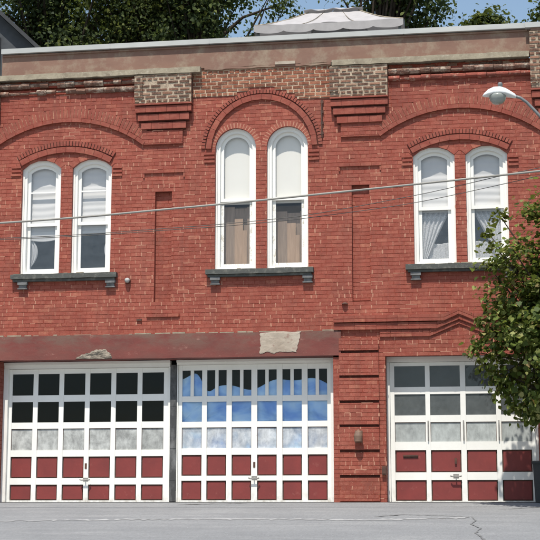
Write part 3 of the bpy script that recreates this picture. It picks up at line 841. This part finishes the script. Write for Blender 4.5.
# blue tarpaulin hung inside the middle door
def tarp(u, v):
    x = -1.83 + 2.98 * u
    top = 2.25 + .09 * math.sin(u * 9 + 1) + .04 * math.sin(u * 23) - .16 * math.exp(-((u - .18) / .05) ** 2) + .12 * math.exp(-((u - .12) / .05) ** 2)
    z = .92 + (top - .92) * v
    f = .020 * math.sin(7 * x + 6 * z) + .014 * math.sin(13 * x - 9 * z + 1.3) + .022 * noise.noise(Vector((x * 3.2, z * 4.5, .7))) + .012 * noise.noise(Vector((x * 8 + z * 6, z * 9, 4.)))
    f += .03 * math.exp(-((z - 1.66 - .35 * (x + 1.1)) / .05) ** 2) * math.exp(-((x + .9) / .35) ** 2)
    a_ = x * 2.3 + z * 3.1 + .8 * noise.noise(Vector((x * 1.3, z * 1.3, 9.)))
    f += .05 * (abs(math.sin(a_ * 1.7)) ** 3 - .4) * (.5 + .5 * math.sin(x * 2.1)) + .035 * (abs(math.sin(x * 4.1 - z * 5.2)) ** 4 - .3) * (.5 + .5 * math.sin(x * 3.3 + 2))
    for fx, fz, sl, wd, am in ((-1.55, 1.75, .9, .10, .05), (-1.25, 1.62, .45, .07, .06), (-1.05, 1.80, .38, .06, .05), (-.55, 1.70, .25, .08, .05), (-.15, 1.66, -.35, .07, .06), (.12, 1.78, -.55, .08, .05), (.55, 1.72, .15, .10, .05), (.85, 1.60, -.3, .09, .05)):
        d_ = (z - fz) - sl * (x - fx)
        f += am * (max(0, 1 - abs(d_) / wd) if d_ > 0 else max(0, 1 + d_ / (wd * .3))) * math.exp(-((x - fx) / .3) ** 2)
    return (x, .460 + max(-.010, min(.06, f * .55 - .004)), z)
o = sheet('tarpaulin', TARP, tarp, 160, 80, 'creased bright blue tarp hung behind the glass of the middle door', 'tarp')

# ------------------------------------------------------------------ canopy on the roof
can = thing('roof_canopy', 'white two tier fabric canopy with scalloped valance on the roof', 'canopy')
cx, cy, hw = .79, 4.58, 1.62; ze = 10.245
def tier(m_, h0, h1, z0, z1, n=30, sag=.06):
    for s in range(4):
        a = s * math.pi / 2; ca, sa = math.cos(a), math.sin(a)
        pt = lambda u, v: (lambda lx, ly, lz: (cx + lx * ca - ly * sa, cy + lx * sa + ly * ca, lz))(
            (h0 + (h1 - h0) * v) * (2 * u - 1), -(h0 + (h1 - h0) * v) + sag * .6 * math.sin(math.pi * u) * (1 - v), z0 + (z1 - z0) * v - sag * math.sin(math.pi * v) * .8 + .022 * math.sin(u * 5 * math.pi + s) * (1 - v) + .02 * noise.noise(Vector((u * 7, v * 3, s * 2.))))
        vs = [pt(i / n, j / 6) for j in range(7) for i in range(n + 1)]
        m_.mesh(vs, [(j * (n + 1) + i, j * (n + 1) + i + 1, (j + 1) * (n + 1) + i + 1, (j + 1) * (n + 1) + i) for j in range(6) for i in range(n)])
m_ = MB(); tier(m_, hw, .56, ze, ze + .62); m_.build('canopy_roof', [CANV], can, True)
m_ = MB(); tier(m_, .66, .02, ze + .65, ze + .90, 8, .03); m_.build('top_vent', [CANV], can, True)
for sx in (-1, 1):
    for sy in (-1, 1):
        m_ = MB(); m_.tube([(cx + sx * (hw - (hw - .56) * f), cy + sy * (hw - (hw - .56) * f), ze + .012 + .62 * f - .05 * math.sin(math.pi * f)) for f in np.linspace(0, 1, 9)], .014, 6)
        for q in (.36, -.36): m_.tube([(cx + sx * 0 + q * (hw - (hw - .56) * f) * sx, cy + sy * (hw - (hw - .56) * f) - sy * .036 * (1 - f) * .8, ze + .006 + .62 * f - .05 * math.sin(math.pi * f)) for f in np.linspace(0, 1, 9)], .007, 5)
        m_.build('seam_piping', [LEDGE], can)
m_ = MB()
for s in range(4):
    a = s * math.pi / 2; ca, sa = math.cos(a), math.sin(a); n = 60
    vs = []
    for i in range(n + 1):
        u = i / n; lx = hw * (2 * u - 1); ly = -hw + .036 * math.sin(math.pi * u) - .012 - .012 * math.sin(u * 31)
        drop = .125 + .055 * abs(math.sin(math.pi * u * 5)) ** .6
        for z in (ze + .01, ze - drop): vs.append((cx + lx * ca - ly * sa, cy + lx * sa + ly * ca, z))
    m_.mesh(vs, [(2 * i, 2 * i + 1, 2 * i + 3, 2 * i + 2) for i in range(n)])
m_.build('valance', [CANV], can)
for sx in (-1, 1):
    for sy in (-1, 1):
        m_ = MB(); x, y = cx + sx * (hw - .08), cy + sy * (hw - .08); m_.box(x - .03, x + .03, y - .03, y + .03, 8.38, ze); m_.build('post', [LAMPG], can)

# ------------------------------------------------------------------ neighbour house, far left
hs = thing('dark_house', 'tall dark slate coloured house with steep gable behind the left end', 'house')
m_ = MB(); hx0, hx1, hz, pk = -15.0, -7.35, 11.62, 15.25; mx = (hx0 + hx1) / 2
fr = [(hx0, 8, 0), (hx1, 8, 0), (hx1, 8, hz), (mx, 8, pk), (hx0, 8, hz)]
m_.poly(fr); m_.poly([(x, 16, z) for x, y, z in fr][::-1])
m_.poly([(hx1, 8, 0), (hx1, 16, 0), (hx1, 16, hz), (hx1, 8, hz)]); m_.poly([(hx0, 16, 0), (hx0, 8, 0), (hx0, 8, hz), (hx0, 16, hz)])
m_.build('wall', [SLATE], hs)
m_ = MB()
for s in (-1, 1):
    ex = mx + s * ((hx1 - mx) + .12); ez = hz - .12
    a = [(mx, 7.75, pk + .02), (ex, 7.75, ez + .02), (ex, 16.2, ez + .02), (mx, 16.2, pk + .02)]
    b = [(x, y, z + .13) for x, y, z in a]; m_.hexa(a, b)
m_.build('roof', [SLATER], hs)
m_ = MB(); m_.box(-9.1, -8.4, 7.96, 8.05, 10.9, 12.05); f_ = m_.build('window', [SLATER], hs)
m_ = MB(); m_.box(-9.0, -8.5, 7.945, 7.959, 11.0, 11.95); m_.build('pane', [DGLASS3], f_)

# ------------------------------------------------------------------ trees
def leaf_template(kind):
    if kind == 'maple':
        o = [(0, 0), (.22, -.06), (.40, .10), (.58, .34), (.42, .46), (.40, .68), (.22, .74), (0, 1.05), (-.22, .74), (-.40, .68), (-.42, .46), (-.58, .34), (-.40, .10), (-.22, -.06)]
    else:
        o = [(0, 0), (.26, .22), (.34, .5), (.2, .8), (0, 1.05), (-.2, .8), (-.34, .5), (-.26, .22)]
    v = np.array([(x, y, .22 * abs(x) - .18 * y * y) for x, y in o]); v[:, 1] -= .5
    return v
def leaves(name, parent, mat, pos, size, kind, upbias=.6, outc=None):
    n = len(pos); T = leaf_template(kind); k = len(T)
    # normal direction: mostly up and outwards, random spread
    nr = rng.normal(0, 1, (n, 3)); nr[:, 2] = np.abs(nr[:, 2]) + upbias
    if outc is not None:
        d = pos - np.array(outc); d /= np.linalg.norm(d, axis=1)[:, None] + 1e-6; nr += d * .9
    nr /= np.linalg.norm(nr, axis=1)[:, None]
    t = rng.normal(0, 1, (n, 3)); t[:, 2] -= .5
    t -= nr * (t * nr).sum(1)[:, None]; t /= np.linalg.norm(t, axis=1)[:, None]
    b = np.cross(t, nr)
    s = (size * rng.uniform(.6, 1.3, n))[:, None, None]
    V = pos[:, None, :] + s * (T[None, :, 0:1] * b[:, None, :] + T[None, :, 1:2] * t[:, None, :] + T[None, :, 2:3] * nr[:, None, :])
    me = bpy.data.meshes.new(name)
    me.vertices.add(n * k); me.vertices.foreach_set('co', V.reshape(-1))
    me.loops.add(n * k); me.loops.foreach_set('vertex_index', np.arange(n * k, dtype=np.int32))
    me.polygons.add(n); me.polygons.foreach_set('loop_start', np.arange(0, n * k, k, dtype=np.int32))
    me.polygons.foreach_set('loop_total', np.full(n, k, dtype=np.int32))
    me.update(calc_edges=True); me.materials.append(mat)
    o = bpy.data.objects.new(name, me); COL.objects.link(o); o.parent = parent
    return o
def tree(label, base, crown_c, crown_r, nclus, nleaf, csize, lsize, mat, trunk_r, kind='oval', group=None, shell=.55, seed=1, extra=(), zmin=None, name='tree'):
    global rng
    rng = np.random.default_rng(seed); random.seed(seed)
    t = thing(name, label, 'tree', group)
    c = np.array(crown_c); r_ = np.array(crown_r)
    d = rng.normal(0, 1, (nclus, 3)); d /= np.linalg.norm(d, axis=1)[:, None]
    rad = rng.uniform(0, 1, nclus) ** shell
    # uneven outline: radius changes with direction
    lump = np.array([.80 + .75 * noise.noise(Vector(v * 2.4 + seed)) for v in d])
    P = c + d * rad[:, None] * r_ * lump[:, None]
    if extra: P = np.vstack([P, np.array([e[:3] for e in extra])])
    m_ = MB(); b = Vector(base); top = Vector(crown_c) - Vector((0, 0, crown_r[2] * .1))
    tp = [b + (top - b) * f + Vector((math.sin(f * 5 + seed), math.cos(f * 4 + seed), 0)) * .06 * f * (top - b).length * .15 for f in np.linspace(0, 1, 9)]
    m_.tube(tp, [trunk_r * (1.25 if i == 0 else 1) * (1 - .75 * i / 8) for i in range(9)], 10)
    lim = list(range(0, len(P), max(1, len(P) // 46))) + list(range(nclus, len(P)))
    for i in lim:
        e = Vector(P[i]); f = random.uniform(.45, .95); s = b + (top - b) * f
        s = tp[int(f * 8)]
        mid = s.lerp(e, .5) + Vector((0, 0, .12 * (e - s).length))
        L = (e - s).length; r0 = max(.012, trunk_r * .32 * min(1, L / 2.5))
        m_.tube([s, s.lerp(mid, .55), mid, mid.lerp(e, .6), e], [r0, r0 * .75, r0 * .55, r0 * .35, .006], 6)
    m_.build('trunk', [BARK], t, True)
    pos = []
    for i, p in enumerate(P):
        cs = csize * rng.uniform(.6, 1.35)
        nn = int(nleaf * rng.uniform(.5, 1.5)); q = rng.normal(0, 1, (nn, 3)) * cs * np.array([1, 1, .62])
        if i >= nclus: cs = extra[i - nclus][3]; q = rng.normal(0, 1, (int(nleaf * extra[i - nclus][4]), 3)) * cs * np.array([1, 1, .7])
        pos.append(p + q)
    pos = np.vstack(pos)
    if zmin is not None: pos = pos[pos[:, 2] > zmin]
    leaves('crown', t, mat, pos, lsize, kind, .5, crown_c)
    return t
LEAFB = m_leaf('dark tree leaf', [(0, (.030, .045, .022)), (.5, (.055, .078, .030)), (.85, (.10, .13, .042)), (1, (.20, .22, .06))], (.14, .19, .04), .4)
LEAFB2 = m_leaf('olive tree leaf', [(0, (.028, .042, .018)), (.5, (.058, .080, .026)), (.82, (.12, .145, .04)), (1, (.24, .24, .06))], (.14, .18, .03), .38)
LEAFF = m_leaf('street tree leaf', [(0, (.030, .050, .014)), (.34, (.066, .102, .022)), (.64, (.135, .180, .038)), (.86, (.31, .345, .10)), (.95, (.44, .44, .18)), (1, (.20, .10, .04))], (.24, .27, .04), .4, .5, .16)
GT = 'trees behind the building'
tree('dark broad tree rising behind the left end of the roof', (-9.0, 14, 2), (-8.9, 13.6, 14.6), (3.2, 2.6, 4.0), 90, 210, .40, .12, LEAFB, .3, group=GT, seed=3, name='background_tree')
tree('olive tinged tree behind the left half of the roof', (-5.6, 13.4, 2), (-5.7, 13.0, 14.3), (2.6, 2.2, 3.2), 86, 200, .38, .115, LEAFB2, .28, group=GT, seed=5, name='background_tree')
tree('dark tree just left of the open sky beside the canopy', (-3.3, 12.6, 2), (-4.15, 12.4, 14.6), (1.35, 1.5, 3.2), 58, 200, .32, .115, LEAFB, .24, group=GT, seed=8, name='background_tree',
     extra=[(-1.75, 12.2, 13.95, .20, .5), (-1.45, 12.2, 14.15, .17, .4), (-2.3, 12.2, 13.1, .25, .6), (-1.95, 12.2, 13.35, .16, .35), (-1.9, 12.2, 14.5, .25, .5), (-1.2, 12.2, 13.75, .14, .25)])
tree('dense dark tree directly behind the white canopy', (-.1, 12.2, 2), (1.62, 12.4, 14.9), (1.75, 1.8, 3.4), 84, 200, .34, .115, LEAFB, .26, group=GT, seed=11, name='background_tree')
tree('slender leafy treetop standing in the sky gap right of centre', (4.1, 12, 2), (4.08, 12, 12.75), (.62, .6, 1.15), 26, 90, .20, .13, LEAFB2, .12, group=GT, seed=14, name='background_tree')
tree('sparse tree with bare thin branches at the right end of the roof', (5.9, 12, 2), (6.0, 12, 13.3), (1.25, 1.2, 1.9), 36, 75, .25, .13, LEAFB2, .16, group=GT, seed=17, name='background_tree')
tree('green and yellow leaved street tree before the right garage door', (5.78, -1.75, -.10), (5.40, -1.75, 3.08), (1.46, 1.1, 2.1), 165, 120, .19, .080, LEAFF, .12, 'maple', seed=21, name='street_tree', shell=.5,
     extra=[(4.05, -1.8, 2.62, .13, .5), (4.25, -1.8, 2.50, .14, .7), (3.80, -1.8, 2.55, .09, .3), (4.25, -1.75, 4.35, .10, .4), (4.1, -1.75, 4.05, .08, .3), (4.35, -1.75, 4.9, .10, .4), (4.15, -1.75, 3.2, .10, .4), (4.2, -1.8, 2.1, .11, .5), (4.4, -1.8, 1.85, .12, .6), (3.95, -1.8, 3.05, .07, .3), (4.15, -1.75, 4.6, .08, .3), (4.5, -1.7, 2.9, .16, .8), (4.45, -1.7, 3.8, .15, .7), (4.0, -1.8, 2.35, .10, .5), (4.35, -1.8, 2.2, .15, .8), (4.6, -1.75, 1.85, .16, .9), (4.85, -1.75, 1.65, .16, .9), (4.55, -1.8, 1.55, .13, .8), (4.8, -1.8, 1.42, .14, .9), (5.1, -1.75, 1.5, .16, .9), (4.3, -1.8, 1.95, .12, .7), (4.15, -1.8, 2.85, .12, .6), (3.9, -1.8, 2.7, .08, .3)])

# ------------------------------------------------------------------ street lamp, pole, cables
Y = -4.0
pole = MB(); pole.tube([(6.15, Y, -.4), (6.13, Y, 4), (6.12, Y, 8.2)], [.17, .15, .12], 14)
pr_ = thing('utility_pole', 'brown wooden utility pole carrying the street lamp beyond the right edge', 'pole')
pole.build('pole', [WOODP], pr_, True)
m_ = MB(); m_.box(5.2, 7.0, Y - .17, Y - .07, 7.6, 7.7); m_.build('crossarm', [WOODP], pr_)
lp = thing('street_lamp', 'pale cobra head street lamp reaching in from the right', 'street lamp')
m_ = MB(); m_.tube([(4.60, Y, 6.425), (4.70, Y, 6.39), (4.80, Y, 6.31), (5.0, Y, 6.075), (5.3, Y, 5.72), (5.65, Y, 5.45), (6.0, Y, 5.33)], .024, 10)
m_.build('arm', [LAMPG], lp, True)
# housing: loft of ellipses along x
m_ = MB(); st = [(4.10, .012, .006, 6.462), (4.125, .055, .030, 6.468), (4.19, .10, .065, 6.480), (4.28, .13, .085, 6.492), (4.38, .135, .088, 6.492), (4.47, .12, .075, 6.478), (4.55, .09, .055, 6.452), (4.61, .06, .040, 6.430), (4.635, .03, .028, 6.42)]
n = 18; vs = []
for x, wy, hz_, z in st:
    for k in range(n):
        a = 2 * math.pi * k / n; zz = math.sin(a)
        vs.append((x, Y + wy * math.cos(a), z + (hz_ * 1.35 if zz > 0 else hz_ * .45) * zz - .02))
fs = [(i * n + k, (i + 1) * n + k, (i + 1) * n + (k + 1) % n, i * n + (k + 1) % n) for i in range(len(st) - 1) for k in range(n)]
fs += [tuple(range(n)), tuple(range((len(st) - 1) * n, len(st) * n))[::-1]]
m_.mesh(vs, fs); m_.build('housing', [LAMPM], lp, True)
m_ = MB(); m_.lathe([(.02, -.15), (.08, -.14), (.125, -.085), (.138, -.03), (.135, 0)], (4.34, Y, 6.452), 20)
m_.build('lens_bowl', [m_noise('grey lens', (.30, .32, .30), (.2, .22, .2), 6, .35, .7, .2, .05, .001, .6)], lp, True)
m_ = MB(); m_.lathe([(.035, 0), (.04, .05), (.03, .07), (.0, .072)], (4.385, Y, 6.585), 12); m_.build('photocell', [LAMPG], lp, True)
def cable(pts, r_, mat, label, nm='overhead_cable'):
    m_ = MB(); P = []
    # smooth Catmull-Rom through the points
    for i in range(len(pts) - 1):
        p0, p1, p2, p3 = (np.array(pts[max(0, min(len(pts) - 1, i + d))]) for d in (-1, 0, 1, 2))
        for t in np.linspace(0, 1, 10, endpoint=False):
            P.append(.5 * ((2 * p1) + (p2 - p0) * t + (2 * p0 - 5 * p1 + 4 * p2 - p3) * t * t + (3 * p1 - p0 - 3 * p2 + p3) * t ** 3))
    P.append(np.array(pts[-1])); m_.tube(P, r_, 8)
    return tag(m_.build(nm, [mat], None, True), label, 'cable', 'cables crossing the front')
cable([(-20, Y, 4.9), (-10, Y, 4.48), (-3.954, Y, 4.607), (-.868, Y, 4.764), (2.105, Y, 4.965), (4.975, Y, 5.175), (6.0, Y, 5.27)], .017, CABLE, 'thick pale overhead cable crossing the whole front')
cable([(-20, Y + .03, 4.75), (-10, Y + .03, 4.4), (-3.945, Y + .03, 4.351), (-.864, Y + .03, 4.445), (.616, Y + .03, 4.530), (1.452, Y + .03, 4.613), (3.07, Y + .03, 4.866), (3.917, Y + .03, 5.033), (4.504, Y + .03, 5.151), (6.02, Y + .03, 5.42)], .0055, CABLED, 'thin dark wire meeting the thick cable before the right windows')
cable([(-20, Y + .06, 4.7), (-10, Y + .06, 4.36), (-3.945, Y + .06, 4.334), (-.864, Y + .06, 4.420), (.616, Y + .06, 4.492), (1.452, Y + .06, 4.565), (2.956, Y + .06, 4.735), (4.437, Y + .06, 5.005), (4.973, Y + .06, 5.118), (6.03, Y + .06, 5.36)], .0055, CABLED, 'lowest thin dark wire crossing the front of the building')

# dark bin by the right jamb
bn = thing('litter_bin', 'dark bin standing at the right jamb of the right door', 'bin')
m_ = MB(); m_.hexa([(4.84, -.32, .0), (5.24, -.32, .0), (5.27, -.35, .68), (4.81, -.35, .68)], [(4.84, -.02, .0), (5.24, -.02, .0), (5.27, -.01, .68), (4.81, -.01, .68)])
m_.build('body', [BINM], bn)
m_ = MB(); m_.hexa([(4.79, -.37, .681), (5.29, -.37, .681), (5.29, -.37, .72), (4.79, -.37, .72)], [(4.79, -.005, .681), (5.29, -.005, .681), (5.29, -.005, .745), (4.79, -.005, .745)])
m_.build('lid', [BINM], bn)

# ------------------------------------------------------------------ ground
SL = .063
def gz(x, y):
    if y >= -.15: return 0.0
    if y < -27: return -1.70 + .004 * math.sin(x)
    return SL * (y + .15) + .006 * noise.noise(Vector((x * .35, y * .35, 0))) * min(1, -y / 2)
def sheetg(name, mat, xs, ys, dz):
    m_ = MB(); vs = [(x, y, gz(x, y) + dz) for y in ys for x in xs]; nx = len(xs)
    m_.mesh(vs, [(j * nx + i, j * nx + i + 1, (j + 1) * nx + i + 1, (j + 1) * nx + i) for j in range(len(ys) - 1) for i in range(nx - 1)])
    return m_.build(name, [mat], None, True)
k = Mat('weathered asphalt')
c = k.mix(k.ramp(k.noise(.5, 6, .65), [(.35, 0), (.7, 1)]), (.250, .254, .258), (.200, .204, .210))
c = k.mix(k.ramp(k.noise(1, 6, .7, k.mapped((.6, 2.2, 1))), [(.5, 0), (.75, .7)]), c, (.34, .34, .335))
c = k.mix(k.ramp(k.noise(1, 6, .75, k.mapped((1.1, .8, 1)), .5), [(.60, 0), (.72, .55)]), c, (.15, .15, .152))
c = k.mix(k.ramp(k.noise(1, 3, .8, k.mapped((26, 5, 26))), [(.36, .45), (.56, 0)]), c, (.17, .17, .175))
c = k.mix(k.ramp(k.noise(1, 3, .8, k.mapped((48, 8, 48))), [(.58, 0), (.72, .5)]), c, (.40, .44, .43))
c = k.mix(k.ramp(k.noise(1, 2, .8, k.mapped((70, 12, 70))), [(.66, 0), (.72, .6)]), c, (.10, .10, .102))
ASPH = k.done(k.surf(c, .9, 0, k.bump(k.noise(110, 4, .8), .7, .008), .2))
xs = [-60, -40, -25, -16] + [-12 + .5 * i for i in range(49)] + [16, 25, 40, 60]
ys = [-70, -50, -36, -30, -27, -24, -20, -16, -13] + [-11 + .4 * i for i in range(27)] + [-.15, .515]
tag(sheetg('asphalt_street', ASPH, xs, ys, 0), kind='structure')
GRASS = m_noise('rough grass', (.05, .07, .025), (.09, .085, .04), 1.5, .35, .7, .95, .8, .03)
m_ = MB()
m_.mesh([(-150, -200, -1.95), (150, -200, -1.95), (150, -10, -1.95), (-150, -10, -1.95), (-150, .6, -.04), (150, .6, -.04), (-150, 12, .1), (150, 12, .1), (-150, 30, 5), (150, 30, 5), (-150, 250, 9), (150, 250, 9)],
        [(0, 1, 2, 3), (3, 2, 5, 4), (4, 5, 7, 6), (6, 7, 9, 8), (8, 9, 11, 10)])
tag(m_.build('terrain', [GRASS]), kind='structure')
def ground_strip(name, mat, pts, w, dz=.005, jw=.35):
    m_ = MB(); vs = []
    pp = []
    for (a, b) in zip(pts[:-1], pts[1:]):
        n_ = max(2, int(math.hypot(b[0] - a[0], b[1] - a[1]) / .06))
        for i in range(n_): t = i / n_; pp.append((a[0] + (b[0] - a[0]) * t, a[1] + (b[1] - a[1]) * t))
    pp.append(pts[-1])
    for i, (x, y) in enumerate(pp):
        q = pp[min(i + 1, len(pp) - 1)]; p = pp[max(i - 1, 0)]; dx, dy = q[0] - p[0], q[1] - p[1]; L = math.hypot(dx, dy)
        nx, ny = -dy / L, dx / L; ww = w * random.uniform(1 - jw, 1 + jw) * (.3 if i in (0, len(pp) - 1) else 1); o_ = random.uniform(-.3, .3) * w + .9 * w * noise.noise(Vector((x * 5, y * 5, 2)))
        for s in (-1, 1):
            X, Y_ = x + nx * (s * ww / 2 + o_), y + ny * (s * ww / 2 + o_); vs.append((X, Y_, gz(X, Y_) + dz))
    m_.mesh(vs, [(2 * i, 2 * i + 2, 2 * i + 3, 2 * i + 1) for i in range(len(pp) - 1)])
    return tag(m_.build(name, [mat]), kind='structure')
SEAM = m_noise('pale worn seam', (.37, .37, .365), (.27, .27, .27), 1.6, .4, .58, .9)
CRK = m_noise('dark crack', (.12, .12, .118), (.20, .20, .20), 6, .4, .6)
ground_strip('pavement_seam', SEAM, [(-9, -5.3), (-3.4, -5.15), (-1.5, -4.8), (.3, -4.55), (2.0, -4.75), (2.9, -4.6), (3.75, -4.15)], .20, .005, .8)
ground_strip('pavement_crack', CRK, [(3.78, -4.1), (3.86, -4.9), (3.80, -5.6), (3.95, -6.4), (3.9, -7.2), (4.02, -8.3), (3.95, -10)], .022, .007, .85)
ground_strip('pavement_crack', CRK, [(2.3, -4.1), (2.7, -3.6), (3.1, -3.75), (3.78, -4.05)], .05, .007, .6)
ground_strip('pavement_crack', CRK, [(4.2, -2.2), (4.9, -1.6), (5.6, -1.5)], .04, .007, .6)
ground_strip('pavement_crack', CRK, [(-1.55, -.85), (-1.0, -.7), (-.35, -.48)], .09, .007, .5)
ground_strip('pavement_crack', CRK, [(-6, -.08), (-3, -.05), (0, -.07), (3, -.06), (6, -.08)], .045, .007, .6)

# ------------------------------------------------------------------ light, sky, camera
EL, AZ = R(63.5), R(6)
sd = bpy.data.lights.new('sun', 'SUN'); sd.energy = 4.7; sd.angle = R(.53); sd.color = (1, .95, .86)
so = bpy.data.objects.new('sun', sd); COL.objects.link(so)
sv = Vector((-math.sin(AZ) * math.cos(EL), -math.cos(AZ) * math.cos(EL), math.sin(EL)))
so.rotation_euler = sv.to_track_quat('Z', 'Y').to_euler(); so.location = (0, -20, 40)
wd = bpy.data.worlds.new('World'); scene.world = wd; wd.use_nodes = True
nt = wd.node_tree; nt.nodes.clear()
sky = nt.nodes.new('ShaderNodeTexSky'); sky.sky_type = 'NISHITA'; sky.sun_disc = False
sky.sun_elevation = EL; sky.sun_rotation = math.pi + AZ; sky.air_density = 1.35; sky.dust_density = 1.0; sky.ozone_density = .7
bg = nt.nodes.new('ShaderNodeBackground'); bg.inputs['Strength'].default_value = .12
wo = nt.nodes.new('ShaderNodeOutputWorld'); nt.links.new(sky.outputs[0], bg.inputs[0]); nt.links.new(bg.outputs[0], wo.inputs[0])

cd = bpy.data.cameras.new('camera'); cam = bpy.data.objects.new('camera', cd); COL.objects.link(cam)
cd.sensor_width = 36; cd.lens = 36 * 1450 / 540; cd.clip_end = 800; cd.clip_start = .1
r_ = Vector((.987620588, .156860342, .000638518985)); w_ = Vector((-.15483714, .97421413, .16411063)); u_ = r_.cross(w_)
M = Matrix((r_, u_, -w_)).transposed().to_4x4(); M.translation = Vector((4.26582124, -26.85771932, -.15949451))
cam.matrix_world = M; scene.camera = cam
vs_ = scene.view_settings; vs_.view_transform = 'Standard'; vs_.look = 'None'; vs_.gamma = 1; vs_.exposure = .26; vs_.use_curve_mapping = False
